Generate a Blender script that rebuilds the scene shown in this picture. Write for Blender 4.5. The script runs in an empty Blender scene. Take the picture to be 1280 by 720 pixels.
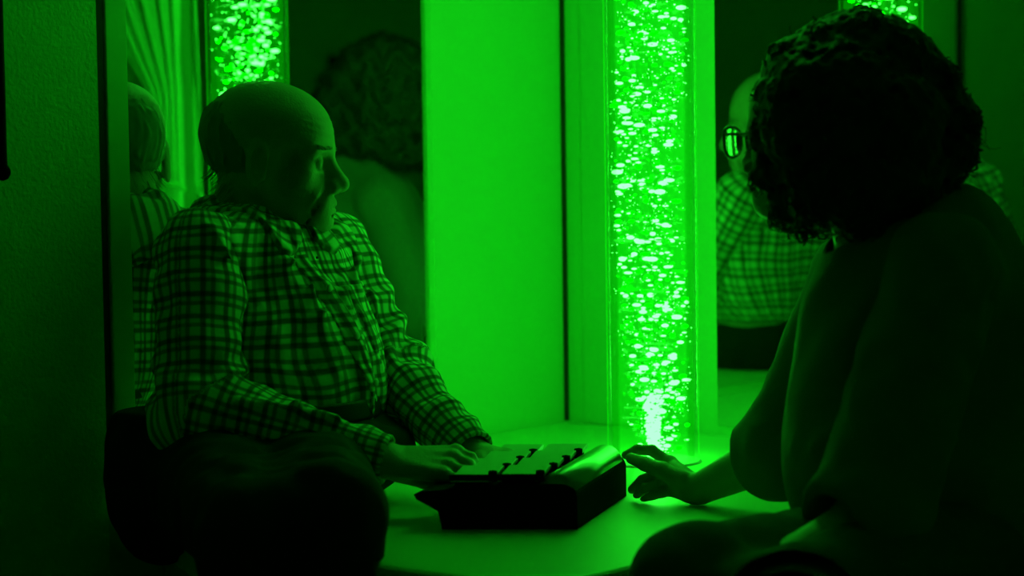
import bpy, math, random
import numpy as np
from mathutils import Vector, Matrix

random.seed(7)
rng = np.random.default_rng(7)
sc = bpy.context.scene
COL = sc.collection

# ------------------------------------------------------------------ camera
F = 3626.0                                   # focal length in pixels of a 1280 wide frame
CZ = 1.11
PITCH, ROLL = math.radians(4.526), math.radians(0.80)
fw = Vector((0, math.cos(PITCH), -math.sin(PITCH)))
up0 = Vector((0, math.sin(PITCH), math.cos(PITCH)))
rt0 = Vector((1, 0, 0))
cup = up0 * math.cos(ROLL) + rt0 * math.sin(ROLL)
crt = rt0 * math.cos(ROLL) - up0 * math.sin(ROLL)
cam_d = bpy.data.cameras.new('camera')
cam = bpy.data.objects.new('camera', cam_d)
COL.objects.link(cam)
cam.matrix_world = Matrix(((crt.x, cup.x, -fw.x, 0), (crt.y, cup.y, -fw.y, 0), (crt.z, cup.z, -fw.z, CZ), (0, 0, 0, 1)))
cam_d.sensor_width = 36.0
cam_d.lens = F / 1280 * 36.0
cam_d.dof.use_dof = True
cam_d.dof.focus_distance = 4.42
cam_d.dof.aperture_fstop = 3.4
cam_d.clip_start = 0.05
sc.camera = cam

# ------------------------------------------------------------------ light and exposure
world = bpy.data.worlds.new('world')
sc.world = world
world.use_nodes = True
world.node_tree.nodes['Background'].inputs[0].default_value = (0, 0, 0, 1)
world.node_tree.nodes['Background'].inputs[1].default_value = 0.0
sc.view_settings.view_transform = 'Standard'
sc.view_settings.look = 'None'
sc.view_settings.gamma = 1.0
sc.view_settings.exposure = 0.0
sc.view_settings.use_curve_mapping = False
GREEN_K = 30.0          # radiance of the green bubbles
PALE = (0.55, 15.0, 0.80)   # radiance of the pale bubbles
cy = sc.cycles
cy.use_denoising = True
try:
    cy.denoiser = 'OPENIMAGEDENOISE'
except Exception:
    pass
cy.max_bounces = 12
cy.diffuse_bounces = 4
cy.glossy_bounces = 6
cy.transmission_bounces = 6
cy.transparent_max_bounces = 24
cy.sample_clamp_indirect = 6.0
cy.caustics_reflective = True
cy.caustics_refractive = True
cy.use_light_tree = True


def at(px, py, y):
    """point of the room seen at a pixel, at room depth y"""
    d = fw + crt * ((px - 640) / F) + cup * ((360 - py) / F)
    return Vector((0, 0, CZ)) + d * (y / d.y)


def A(px, py, y):
    return np.array(at(px, py, y), dtype=np.float64)

# ------------------------------------------------------------------ room frame
C0 = Vector((0.096, 5.266, 0))        # the corner behind the tube
N1 = Vector((0.766, -0.643, 0)).normalized()   # out of the left wall, along the right wall
N2 = Vector((-0.643, -0.766, 0)).normalized()  # out of the right wall, along the left wall
PT = 0.45                               # top of the padded platform
ROOM = Matrix(((N2.x, N1.x, 0, C0.x), (N2.y, N1.y, 0, C0.y), (0, 0, 1, 0), (0, 0, 0, 1)))
# room coordinates: (a along left wall from corner, b along right wall from corner, z)


def RP(a, b, z):
    return ROOM @ Vector((a, b, z))

# ------------------------------------------------------------------ materials


def mat(name, col=(0.5, 0.5, 0.5), rough=0.6, spec=0.3, metal=0.0, noise=0.0, nscale=30.0, bump=0.0, bscale=80.0, sheen=0.0):
    m = bpy.data.materials.new(name)
    m.use_nodes = True
    nt = m.node_tree
    b = nt.nodes['Principled BSDF']
    b.inputs['Roughness'].default_value = rough
    b.inputs['Specular IOR Level'].default_value = spec
    b.inputs['Metallic'].default_value = metal
    if sheen:
        b.inputs['Sheen Weight'].default_value = sheen
    tc = nt.nodes.new('ShaderNodeTexCoord')
    if noise > 0:
        n = nt.nodes.new('ShaderNodeTexNoise')
        n.inputs['Scale'].default_value = nscale
        n.inputs['Detail'].default_value = 4
        nt.links.new(tc.outputs['Object'], n.inputs['Vector'])
        mx = nt.nodes.new('ShaderNodeMix')
        mx.data_type = 'RGBA'
        mx.inputs[6].default_value = tuple(c * (1 - noise) for c in col) + (1,)
        mx.inputs[7].default_value = tuple(min(1, c * (1 + noise)) for c in col) + (1,)
        nt.links.new(n.outputs['Fac'], mx.inputs[0])
        nt.links.new(mx.outputs[2], b.inputs['Base Color'])
    else:
        b.inputs['Base Color'].default_value = tuple(col) + (1,)
    if bump > 0:
        n2 = nt.nodes.new('ShaderNodeTexNoise')
        n2.inputs['Scale'].default_value = bscale
        n2.inputs['Detail'].default_value = 5
        nt.links.new(tc.outputs['Object'], n2.inputs['Vector'])
        bp = nt.nodes.new('ShaderNodeBump')
        bp.inputs['Strength'].default_value = bump
        bp.inputs['Distance'].default_value = 0.003
        nt.links.new(n2.outputs['Fac'], bp.inputs['Height'])
        nt.links.new(bp.outputs['Normal'], b.inputs['Normal'])
    return m


def emis(name, col):
    m = bpy.data.materials.new(name)
    m.use_nodes = True
    nt = m.node_tree
    nt.nodes.clear()
    e = nt.nodes.new('ShaderNodeEmission')
    e.inputs[0].default_value = (col[0], col[1], col[2], 1)
    mx = max(col)
    e.inputs[0].default_value = (col[0] / mx, col[1] / mx, col[2] / mx, 1)
    e.inputs[1].default_value = mx
    o = nt.nodes.new('ShaderNodeOutputMaterial')
    nt.links.new(e.outputs[0], o.inputs[0])
    return m


M = {}  # green base colours here put the tube's green light into white surfaces
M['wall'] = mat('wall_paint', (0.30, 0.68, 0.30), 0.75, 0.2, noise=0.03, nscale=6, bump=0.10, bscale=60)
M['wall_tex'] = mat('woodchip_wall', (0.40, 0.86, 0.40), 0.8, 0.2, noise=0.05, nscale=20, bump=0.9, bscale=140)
M['ceiling'] = mat('ceiling_paint', (0.25, 0.25, 0.25), 0.9, 0.1, noise=0.03, nscale=5)
M['floor'] = mat('floor_carpet', (0.10, 0.10, 0.10), 0.95, 0.1, noise=0.3, nscale=200, bump=0.5, bscale=400)
M['vinyl'] = mat('green_tinted_vinyl', (0.35, 0.70, 0.35), 0.42, 0.4, noise=0.03, nscale=8, bump=0.12, bscale=25)  # white vinyl with the green light worked into its colour
M['vinyl_side'] = mat('green_tinted_vinyl_side', (0.30, 0.62, 0.30), 0.5, 0.35, noise=0.03, nscale=8)  # same green light tint in the vinyl of base and piping
M['seal'] = mat('dark_seal', (0.03, 0.03, 0.03), 0.7, 0.2, noise=0.1)
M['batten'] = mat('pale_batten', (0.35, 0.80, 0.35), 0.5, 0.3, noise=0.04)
M['skin'] = mat('skin', (0.52, 0.37, 0.30), 0.48, 0.4, noise=0.10, nscale=60, bump=0.35, bscale=260)
M['skin2'] = mat('skin_smooth', (0.60, 0.42, 0.34), 0.5, 0.4, noise=0.08, nscale=60, bump=0.2, bscale=200)
M['greyhair'] = mat('grey_hair', (0.20, 0.20, 0.19), 0.5, 0.4, noise=0.2, nscale=150)
M['darkhair'] = mat('dark_curly_hair', (0.035, 0.028, 0.022), 0.55, 0.35, noise=0.3, nscale=120, bump=0.6, bscale=150)
M['trouser'] = mat('dark_trouser_cloth', (0.025, 0.025, 0.028), 0.9, 0.1, noise=0.2, nscale=80, bump=0.3, bscale=300)
M['trouser2'] = mat('woven_trouser_cloth', (0.12, 0.12, 0.13), 0.9, 0.1, noise=0.15, nscale=80, bump=0.3, bscale=300)
M['tshirt'] = mat('soft_cotton', (0.20, 0.20, 0.20), 0.9, 0.1, noise=0.05, nscale=40, bump=0.25, bscale=300, sheen=0.2)
M['leather'] = mat('black_leather', (0.015, 0.015, 0.015), 0.6, 0.2, noise=0.1)
M['metal'] = mat('bright_metal', (0.7, 0.7, 0.7), 0.25, 0.5, metal=1.0, noise=0.03)
M['black'] = mat('black_plastic', (0.006, 0.006, 0.006), 0.85, 0.04, noise=0.1, nscale=60)
M['key'] = mat('pale_key_plastic', (0.62, 0.62, 0.60), 0.35, 0.5, noise=0.04, nscale=60)
M['satin'] = mat('satin_grey_cylinder', (0.30, 0.30, 0.30), 0.28, 0.5, metal=0.6, noise=0.05, nscale=40)
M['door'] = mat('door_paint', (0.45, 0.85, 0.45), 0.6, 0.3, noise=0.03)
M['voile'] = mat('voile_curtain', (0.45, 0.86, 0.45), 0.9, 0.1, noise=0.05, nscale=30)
M['frame'] = mat('dark_glasses_frame', (0.01, 0.01, 0.01), 0.3, 0.5, noise=0.1)
M['wood'] = mat('stool_wood', (0.12, 0.08, 0.05), 0.5, 0.3, noise=0.2, nscale=20)
M['bub_green'] = emis('glowing_green_bubble', (0, GREEN_K, 0))
M['bub_pale'] = emis('glowing_pale_bubble', PALE)


def mirror_mat():
    m = bpy.data.materials.new('mirror_glass')
    m.use_nodes = True
    nt = m.node_tree
    b = nt.nodes['Principled BSDF']
    b.inputs['Metallic'].default_value = 1.0
    b.inputs['Roughness'].default_value = 0.0
    n = nt.nodes.new('ShaderNodeTexNoise')
    n.inputs['Scale'].default_value = 3
    r = nt.nodes.new('ShaderNodeMix')
    r.data_type = 'RGBA'
    r.inputs[6].default_value = (0.80, 0.82, 0.80, 1)
    r.inputs[7].default_value = (0.83, 0.85, 0.83, 1)
    nt.links.new(n.outputs['Fac'], r.inputs[0])
    nt.links.new(r.outputs[2], b.inputs['Base Color'])
    return m


def clear_mat(name, tint, edge, gloss=0.04, glow=0.0, rim=0.0):
    """clear acrylic or water: transparent, absorbing more where one looks through more of it, with a Fresnel sheen"""
    m = bpy.data.materials.new(name)
    m.use_nodes = True
    nt = m.node_tree
    nt.nodes.clear()
    o = nt.nodes.new('ShaderNodeOutputMaterial')
    lw = nt.nodes.new('ShaderNodeLayerWeight')
    lw.inputs[0].default_value = 0.5
    cr = nt.nodes.new('ShaderNodeValToRGB')
    els = cr.color_ramp.elements
    els[0].position = 0.0
    els[0].color = tint + (1,)
    els[1].position = 1.0
    els[1].color = edge + (1,)
    e = els.new(0.40)
    e.color = tint + (1,)
    e = els.new(0.50)
    e.color = edge + (1,)
    t = nt.nodes.new('ShaderNodeBsdfTransparent')
    g = nt.nodes.new('ShaderNodeBsdfGlossy')
    g.inputs['Roughness'].default_value = 0.03
    pw = nt.nodes.new('ShaderNodeMath')
    pw.operation = 'POWER'
    pw.inputs[1].default_value = 4.0
    nt.links.new(lw.outputs['Facing'], pw.inputs[0])
    fr = nt.nodes.new('ShaderNodeMath')
    fr.operation = 'MULTIPLY_ADD'
    fr.inputs[1].default_value = gloss * 10
    fr.inputs[2].default_value = gloss * 0.5
    nt.links.new(pw.outputs[0], fr.inputs[0])
    mx = nt.nodes.new('ShaderNodeMixShader')
    nt.links.new(lw.outputs['Facing'], cr.inputs[0])
    nt.links.new(cr.outputs[0], t.inputs[0])
    nt.links.new(fr.outputs[0], mx.inputs[0])
    nt.links.new(t.outputs[0], mx.inputs[1])
    nt.links.new(g.outputs[0], mx.inputs[2])
    # light scattered inside the clear wall, more of it where one looks along the wall
    em = nt.nodes.new('ShaderNodeEmission')
    em.inputs[0].default_value = (0.0, 1.0, 0.0, 1)
    p2 = nt.nodes.new('ShaderNodeMath')
    p2.operation = 'POWER'
    p2.inputs[1].default_value = 9.0
    nt.links.new(lw.outputs['Facing'], p2.inputs[0])
    gm = nt.nodes.new('ShaderNodeMath')
    gm.operation = 'MULTIPLY_ADD'
    gm.inputs[1].default_value = rim
    gm.inputs[2].default_value = glow
    nt.links.new(p2.outputs[0], gm.inputs[0])
    nt.links.new(gm.outputs[0], em.inputs[1])
    ad = nt.nodes.new('ShaderNodeAddShader')
    nt.links.new(mx.outputs[0], ad.inputs[0])
    nt.links.new(em.outputs[0], ad.inputs[1])
    nt.links.new(ad.outputs[0], o.inputs[0])
    return m


M['mirror'] = mirror_mat()
M['acrylic'] = clear_mat('clear_acrylic', (0.98, 0.99, 0.98), (0.92, 0.96, 0.92), 0.06, 0.0, 0.8)
M['water'] = clear_mat('tank_water', (0.97, 0.99, 0.97), (0.72, 0.78, 0.72), 0.01, 0.13, 0.0)


def glass_mat():
    m = bpy.data.materials.new('spectacle_glass')
    m.use_nodes = True
    b = m.node_tree.nodes['Principled BSDF']
    b.inputs['Transmission Weight'].default_value = 1.0
    b.inputs['Roughness'].default_value = 0.0
    b.inputs['IOR'].default_value = 1.5
    b.inputs['Base Color'].default_value = (0.98, 0.99, 0.98, 1)
    return m


M['glass'] = glass_mat()


def plaid_mat(name):
    m = bpy.data.materials.new(name)
    m.use_nodes = True
    nt = m.node_tree
    b = nt.nodes['Principled BSDF']
    b.inputs['Roughness'].default_value = 0.9
    b.inputs['Specular IOR Level'].default_value = 0.1
    b.inputs['Sheen Weight'].default_value = 0.15
    at_ = nt.nodes.new('ShaderNodeAttribute')
    at_.attribute_name = 'weave'
    sp = nt.nodes.new('ShaderNodeSeparateXYZ')
    nt.links.new(at_.outputs['Vector'], sp.inputs[0])

    def math_(op, a, b_=None, c_=None):
        n = nt.nodes.new('ShaderNodeMath')
        n.operation = op
        for i, v in enumerate((a, b_, c_)):
            if v is None:
                continue
            if isinstance(v, (int, float)):
                n.inputs[i].default_value = v
            else:
                nt.links.new(v, n.inputs[i])
        return n.outputs[0]

    def lines(src, period):
        f = math_('FRACT', math_('DIVIDE', src, period))
        def band(c, w, s):
            d = math_('ABSOLUTE', math_('SUBTRACT', f, c))
            e = math_('SUBTRACT', 1.0, math_('SMOOTH_MIN', math_('DIVIDE', d, w), 1.0, 0.3))
            e = math_('MULTIPLY', e, 2.0)
            e = math_('MINIMUM', e, 1.0)
            return math_('MULTIPLY', e, s)
        return math_('MAXIMUM', band(0.28, 0.15, 0.93), band(0.68, 0.12, 0.8))
    lu = lines(sp.outputs[0], 0.034)
    lv = lines(sp.outputs[1], 0.034)
    keep = math_('MULTIPLY', math_('SUBTRACT', 1.0, math_('MULTIPLY', lu, 0.85)), math_('SUBTRACT', 1.0, math_('MULTIPLY', lv, 0.85)))
    mx = nt.nodes.new('ShaderNodeMix')
    mx.data_type = 'RGBA'
    nt.links.new(keep, mx.inputs[0])
    mx.inputs[6].default_value = (0.012, 0.012, 0.016, 1)
    mx.inputs[7].default_value = (0.60, 0.86, 0.60, 1)  # pale cloth, tinted with the green of the tube light
    nt.links.new(mx.outputs[2], b.inputs['Base Color'])
    tc = nt.nodes.new('ShaderNodeTexCoord')
    n2 = nt.nodes.new('ShaderNodeTexNoise')
    n2.inputs['Scale'].default_value = 22
    n2.inputs['Detail'].default_value = 5
    nt.links.new(tc.outputs['Object'], n2.inputs['Vector'])
    bp = nt.nodes.new('ShaderNodeBump')
    bp.inputs['Strength'].default_value = 0.5
    bp.inputs['Distance'].default_value = 0.01
    nt.links.new(n2.outputs['Fac'], bp.inputs['Height'])
    nt.links.new(bp.outputs['Normal'], b.inputs['Normal'])
    return m


M['plaid'] = plaid_mat('checked_shirt_cloth')

# ------------------------------------------------------------------ object helpers


def thing(name, label, cat, loc=(0, 0, 0), group=None):
    o = bpy.data.objects.new(name, None)
    COL.objects.link(o)
    o.location = loc
    o.empty_display_size = 0.05
    o['label'] = label
    o['category'] = cat
    if group:
        o['group'] = group
    return o


def tag(o, label, cat, group=None):
    o['label'] = label
    o['category'] = cat
    if group:
        o['group'] = group
    return o


def link(name, me, m, parent=None, kind=None, smooth=True):
    me.materials.append(m)
    if smooth:
        me.polygons.foreach_set('use_smooth', [True] * len(me.polygons))
    o = bpy.data.objects.new(name, me)
    COL.objects.link(o)
    if parent is not None:
        o.parent = parent
        inv = Matrix.Identity(4)
        p = parent
        loc = Vector((0, 0, 0))
        while p is not None:
            loc += p.location
            p = p.parent
        me.transform(Matrix.Translation(-loc))
    if kind:
        o['kind'] = kind
    return o


def raw(name, V, Fc):
    me = bpy.data.meshes.new(name)
    me.from_pydata([tuple(v) for v in V], [], [tuple(f) for f in Fc])
    me.update()
    return me


class MB:
    """collects shapes in world space, links them as one mesh"""
    def __init__(s):
        s.V, s.F = [], []

    def add(s, V, Fc):
        n = len(s.V)
        s.V += [tuple(v) for v in V]
        s.F += [tuple(i + n for i in f) for f in Fc]
        return s

    def box(s, c, d, R=None, bev=0.0):
        x, y, z = d[0] / 2, d[1] / 2, d[2] / 2
        import bmesh
        bm = bmesh.new()
        bmesh.ops.create_cube(bm, size=1)
        for v in bm.verts:
            v.co = Vector((v.co.x * d[0], v.co.y * d[1], v.co.z * d[2]))
        if bev > 0:
            bmesh.ops.bevel(bm, geom=bm.edges[:], offset=bev, segments=3, affect='EDGES', profile=0.6)
        bm.verts.ensure_lookup_table()
        R = R or Matrix.Identity(3)
        c = Vector(c)
        V = [R @ v.co + c for v in bm.verts]
        Fc = [[v.index for v in f.verts] for f in bm.faces]
        bm.free()
        return s.add(V, Fc)

    def tube(s, pts, r, seg=8, cap=True):
        pts = [Vector(p) for p in pts]
        rs = r if isinstance(r, (list, tuple)) else [r] * len(pts)
        V, Fc = [], []
        ref = Vector((0, 0, 1))
        for i, p in enumerate(pts):
            t = (pts[min(i + 1, len(pts) - 1)] - pts[max(i - 1, 0)]).normalized()
            if abs(t.dot(ref)) > 0.95:
                ref = Vector((1, 0, 0)) if abs(t.x) < 0.9 else Vector((0, 1, 0))
            a = t.cross(ref).normalized()
            b = t.cross(a)
            ref = a.cross(t)
            for k in range(seg):
                an = 2 * math.pi * k / seg
                V.append(p + (a * math.cos(an) + b * math.sin(an)) * rs[i])
        for i in range(len(pts) - 1):
            for k in range(seg):
                k2 = (k + 1) % seg
                Fc.append((i * seg + k, i * seg + k2, (i + 1) * seg + k2, (i + 1) * seg + k))
        if cap:
            Fc.append(tuple(range(seg))[::-1])
            Fc.append(tuple((len(pts) - 1) * seg + k for k in range(seg)))
        return s.add(V, Fc)

    def lathe(s, c, prof, seg=64):
        c = Vector(c)
        V, Fc = [], []
        for r, z in prof:
            for k in range(seg):
                an = 2 * math.pi * k / seg
                V.append(c + Vector((r * math.cos(an), r * math.sin(an), z)))
        for i in range(len(prof) - 1):
            for k in range(seg):
                k2 = (k + 1) % seg
                Fc.append((i * seg + k, i * seg + k2, (i + 1) * seg + k2, (i + 1) * seg + k))
        return s.add(V, Fc)

    def grid(s, fn, nu, nv, close=False):
        V = [fn(i / nu, j / nv) for i in range(nu + 1) for j in range(nv + 1)]
        Fc = [(i * (nv + 1) + j, (i + 1) * (nv + 1) + j, (i + 1) * (nv + 1) + j + 1, i * (nv + 1) + j + 1) for i in range(nu) for j in range(nv)]
        return s.add(V, Fc)

    def build(s, name, m, parent=None, kind=None, smooth=True):
        o = link(name, raw(name, s.V, s.F), m, parent, kind, smooth)
        return o


R3 = ROOM.to_3x3()


def rbox(mb, a0, a1, b0, b1, z0, z1, bev=0.0):
    """box in room coordinates"""
    c = RP((a0 + a1) / 2, (b0 + b1) / 2, (z0 + z1) / 2)
    return mb.box(c, (abs(a1 - a0), abs(b1 - b0), abs(z1 - z0)), R3, bev)


# ------------------------------------------------------------------ the room
AL, BL, HT = 4.8, 3.5, 2.5
rbox(MB(), -0.1, AL + .1, -0.1, BL + .1, -0.08, 0).build('floor', M['floor'], kind='structure', smooth=False)
rbox(MB(), -0.1, AL + .1, -0.1, BL + .1, HT, HT + 0.08).build('ceiling', M['ceiling'], kind='structure', smooth=False)
MIR_A0, MIR_A1 = 0.363, 1.067
MIR_B0, MIR_B1 = 0.345, 0.968
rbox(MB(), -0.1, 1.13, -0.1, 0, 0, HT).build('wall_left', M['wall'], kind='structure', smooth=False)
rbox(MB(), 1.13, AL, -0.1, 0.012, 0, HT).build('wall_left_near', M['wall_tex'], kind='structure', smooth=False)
rbox(MB(), -0.1, 0, 0, BL, 0, HT).build('wall_right', M['wall'], kind='structure', smooth=False)
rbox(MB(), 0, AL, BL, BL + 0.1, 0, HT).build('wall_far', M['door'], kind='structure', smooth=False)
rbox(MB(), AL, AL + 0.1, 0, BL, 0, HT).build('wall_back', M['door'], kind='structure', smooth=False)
# corner seal, gap strip beside the textured wall
rbox(MB(), 0.0, 0.006, 0.0, 0.007, PT, HT).build('trim_1', M['seal'], kind='structure', smooth=False)
rbox(MB(), 1.116, 1.130, 0.0, 0.010, PT, HT).build('trim_2', M['seal'], kind='structure', smooth=False)
rbox(MB(), 0.0, 0.004, 0.045, 0.20, PT, HT).build('trim_3', M['wall'], kind='structure', smooth=False)
mb = MB()
rbox(mb, 1.068, 1.112, 0.0, 0.012, PT, HT, 0.003)
mb.build('trim_4', M['batten'], kind='structure', smooth=False)

# door on the wall across the room, seen only in the mirrors
mb = MB()
rbox(mb, 2.25, 3.12, BL - 0.03, BL, 0, 2.05, 0.003)
dr = mb.build('door_1', M['door'], kind='structure', smooth=False)
hd = MB()
rbox(hd, 3.03, 3.075, BL - 0.042, BL - 0.03, 0.93, 1.13, 0.003)
hp = RP(3.055, BL - 0.04, 1.045)
hd.tube([hp, hp + (-N1) * 0.045, hp + (-N1) * 0.055 - N2 * 0.02, hp + (-N1) * 0.055 - N2 * 0.14], [0.014, 0.012, 0.012, 0.010], 12)
hd.build('door_handle', M['black'], dr)

# mirrors
mr = thing('wall_mirror', 'tall frameless mirror behind the man in the checked shirt, left of the corner', 'mirror', RP((MIR_A0 + MIR_A1) / 2, 0.0, PT + 0.01), 'corner mirrors')
mb = MB()
rbox(mb, MIR_A0, MIR_A1, 0.0, 0.006, PT + 0.015, 1.95)
mb.build('mirror_glass', M['mirror'], mr, smooth=False)
mr = thing('wall_mirror', 'tall frameless mirror right of the bubble tube, behind the curly haired woman', 'mirror', RP(0.0, (MIR_B0 + MIR_B1) / 2, PT + 0.01), 'corner mirrors')
mb = MB()
rbox(mb, 0.0, 0.006, MIR_B0, MIR_B1, PT + 0.015, 1.95)
mb.build('mirror_glass', M['mirror'], mr, smooth=False)

# ------------------------------------------------------------------ padded platform
PA, PB = 1.33, 1.03
pf = thing('padded_platform', 'low white vinyl padded platform filling the corner around the bubble tube', 'platform', RP(PA / 2, PB / 2, 0))


def slab(poly, z0, z1, bev):
    import bmesh
    bm = bmesh.new()
    lo_ = [bm.verts.new(RP(a, b, z0)) for a, b in poly]
    hi_ = [bm.verts.new(RP(a, b, z1)) for a, b in poly]
    n_ = len(poly)
    bm.faces.new(lo_[::-1])
    bm.faces.new(hi_)
    for i in range(n_):
        j = (i + 1) % n_
        bm.faces.new((lo_[i], lo_[j], hi_[j], hi_[i]))
    bmesh.ops.recalc_face_normals(bm, faces=bm.faces[:])
    if bev:
        bmesh.ops.bevel(bm, geom=bm.edges[:], offset=bev, segments=4, affect='EDGES', profile=0.6)
    me = bpy.data.meshes.new('slab')
    bm.to_mesh(me)
    bm.free()
    return me


pl_ = [(0.003, 0.003), (1.03, 0.003), (PA, 0.50), (PA, PB), (0.003, PB)]
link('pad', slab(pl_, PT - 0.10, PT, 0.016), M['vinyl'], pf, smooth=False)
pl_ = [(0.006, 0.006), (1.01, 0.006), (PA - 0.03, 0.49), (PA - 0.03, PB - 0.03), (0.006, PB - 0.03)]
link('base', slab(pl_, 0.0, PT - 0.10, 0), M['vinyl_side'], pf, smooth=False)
mb = MB()
mb.tube([RP(0.035, 0.03, PT), RP(0.035, PB - 0.03, PT)], 0.0012, 6)
mb.build('piping', M['vinyl_side'], pf)

# ------------------------------------------------------------------ bubble tube
TB = at(814.5, 330, 4.70)
TB = Vector((TB.x, TB.y, PT))
TR = 0.0745
TH = 1.75
bt = thing('bubble_tube', 'tall clear bubble tube glowing green, standing on the padded platform in the corner', 'bubble tube', TB)
MB().lathe(TB, [(TR, 0.0), (TR, TH)], 96).build('acrylic_tube', M['acrylic'], bt)
MB().lathe(TB, [(TR - 0.0075, 0.0), (TR - 0.0075, TH)], 96).build('water', M['water'], bt)
mb = MB().lathe(TB, [(0.0, 0.004), (TR + 0.0, 0.004), (TR + 0.003, 0.003), (TR + 0.004, 0.0)], 96)
mb.build('base_ring', M['key'], bt)
mb = MB().lathe(TB, [(0.0, TH + 0.05), (TR + 0.01, TH + 0.05), (TR + 0.014, TH + 0.045), (TR + 0.014, TH - 0.01), (TR + 0.001, TH - 0.01), (0, TH - 0.01)], 64)
mb.build('top_cap', M['satin'], bt)


def ico(sub):
    import bmesh
    bm = bmesh.new()
    bmesh.ops.create_icosphere(bm, subdivisions=sub, radius=1)
    V = np.array([v.co[:] for v in bm.verts])
    Fc = np.array([[v.index for v in f.verts] for f in bm.faces])
    bm.free()
    return V, Fc


def blobs(name, P, Sz, sub, m, parent):
    V, Fc = ico(sub)
    n = len(P)
    VV = (V[None] * Sz[:, None] + P[:, None]).reshape(-1, 3)
    FF = (Fc[None] + (np.arange(n) * len(V))[:, None, None]).reshape(-1, 3)
    me = bpy.data.meshes.new(name)
    me.vertices.add(len(VV))
    me.vertices.foreach_set('co', VV.ravel())
    me.loops.add(FF.size)
    me.loops.foreach_set('vertex_index', FF.ravel().astype(np.int32))
    me.polygons.add(len(FF))
    me.polygons.foreach_set('loop_start', (np.arange(len(FF)) * 3).astype(np.int32))
    me.update(calc_edges=True)
    o = link(name, me, m, parent)
    o['kind'] = 'stuff'
    return o


def bubbles(n, smin, smax, rmax, zmax=TH - 0.02, plume=0.0, power=2.0, flat=0.55):
    z = 0.015 + rng.random(n) * zmax
    # the stream starts narrow at the jet and spreads as it rises
    spread = np.clip(0.35 + z * 3.4, 0.3, 1.0)
    r = rmax * np.sqrt(rng.random(n)) * np.where(rng.random(n) < 0.8, spread, 1.0)
    a = rng.random(n) * 2 * np.pi
    # slow clumps
    cl = 0.5 + 0.5 * np.sin(z * 34 + 1.3) * np.sin(z * 13.7 + 2 + a)
    keep = rng.random(n) < 0.35 + 0.65 * cl
    z, r, a = z[keep], r[keep], a[keep]
    m_ = len(z)
    cx = 0.012 * np.sin(z * 9 + 0.6)
    P = np.stack([TB.x + cx + r * np.cos(a), TB.y + r * np.sin(a), PT + z], 1)
    rr = np.hypot(P[:, 0] - TB.x, P[:, 1] - TB.y)
    f = np.minimum(1, rmax / np.maximum(rr, 1e-6))
    P[:, 0] = TB.x + (P[:, 0] - TB.x) * f
    P[:, 1] = TB.y + (P[:, 1] - TB.y) * f
    s = smin + (smax - smin) * rng.random(m_) ** power
    el = 1 + 0.9 * rng.random(m_) * (s > 0.0018)
    S = np.stack([s * el, s * el, s * (flat + 0.25 * rng.random(m_))], 1)
    return P, S


P, S = bubbles(1400, 0.0017, 0.0056, 0.056, power=1.9)
blobs('pale_bubbles', P, S, 2, M['bub_pale'], bt)['label'] = 'pale glowing bubbles'
P, S = bubbles(1150, 0.0014, 0.0044, 0.058, power=1.8)
blobs('green_bubbles', P, S, 1, M['bub_green'], bt)
P, S = bubbles(3000, 0.0006, 0.0012, 0.064, flat=0.9)
blobs('tiny_bubbles', P, S, 1, M['bub_pale'], bt)
# dense jet at the foot of the tube
n = 260
z = rng.random(n) ** 1.4 * 0.10 + 0.01
a = rng.random(n) * 6.283
r = (0.006 + 0.10 * z) * np.sqrt(rng.random(n))
P = np.stack([TB.x + r * np.cos(a), TB.y + r * np.sin(a), PT + z], 1)
s = 0.0018 + 0.003 * rng.random(n)
blobs('jet_bubbles', P, np.stack([s * 1.2, s * 1.2, s * .8], 1), 1, M['bub_pale'], bt)

# ------------------------------------------------------------------ curtain on the right wall beyond the mirror
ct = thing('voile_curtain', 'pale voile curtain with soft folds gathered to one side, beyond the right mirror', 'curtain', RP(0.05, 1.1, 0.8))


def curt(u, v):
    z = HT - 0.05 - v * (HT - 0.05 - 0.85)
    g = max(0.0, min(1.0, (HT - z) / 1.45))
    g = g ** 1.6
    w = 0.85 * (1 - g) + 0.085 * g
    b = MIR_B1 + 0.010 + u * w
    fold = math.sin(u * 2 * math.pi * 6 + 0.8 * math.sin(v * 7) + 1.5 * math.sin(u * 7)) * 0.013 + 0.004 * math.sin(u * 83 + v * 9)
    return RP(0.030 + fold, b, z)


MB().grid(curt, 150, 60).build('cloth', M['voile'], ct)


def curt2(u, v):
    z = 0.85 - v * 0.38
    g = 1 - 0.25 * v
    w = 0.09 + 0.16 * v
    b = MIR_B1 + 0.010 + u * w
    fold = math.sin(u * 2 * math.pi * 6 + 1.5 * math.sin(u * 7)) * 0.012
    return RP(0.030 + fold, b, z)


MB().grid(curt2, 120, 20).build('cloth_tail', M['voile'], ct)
mb = MB()
tp = RP(0.028, MIR_B1 + 0.060, 0.86)
mb.tube([tp + N1 * (0.044 * math.cos(t)) + N2 * (0.022 * math.sin(t)) + Vector((0, 0, 0.01 * math.sin(t))) for t in [i * 2 * math.pi / 24 for i in range(25)]], 0.007, 8)
mb.build('tie_back', M['batten'], ct)
mb = MB()
mb.tube([RP(0.030, 0.95, HT - 0.03), RP(0.030, 1.95, HT - 0.03)], 0.012, 12)
mb.build('curtain_rail', M['batten'], ct)

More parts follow.
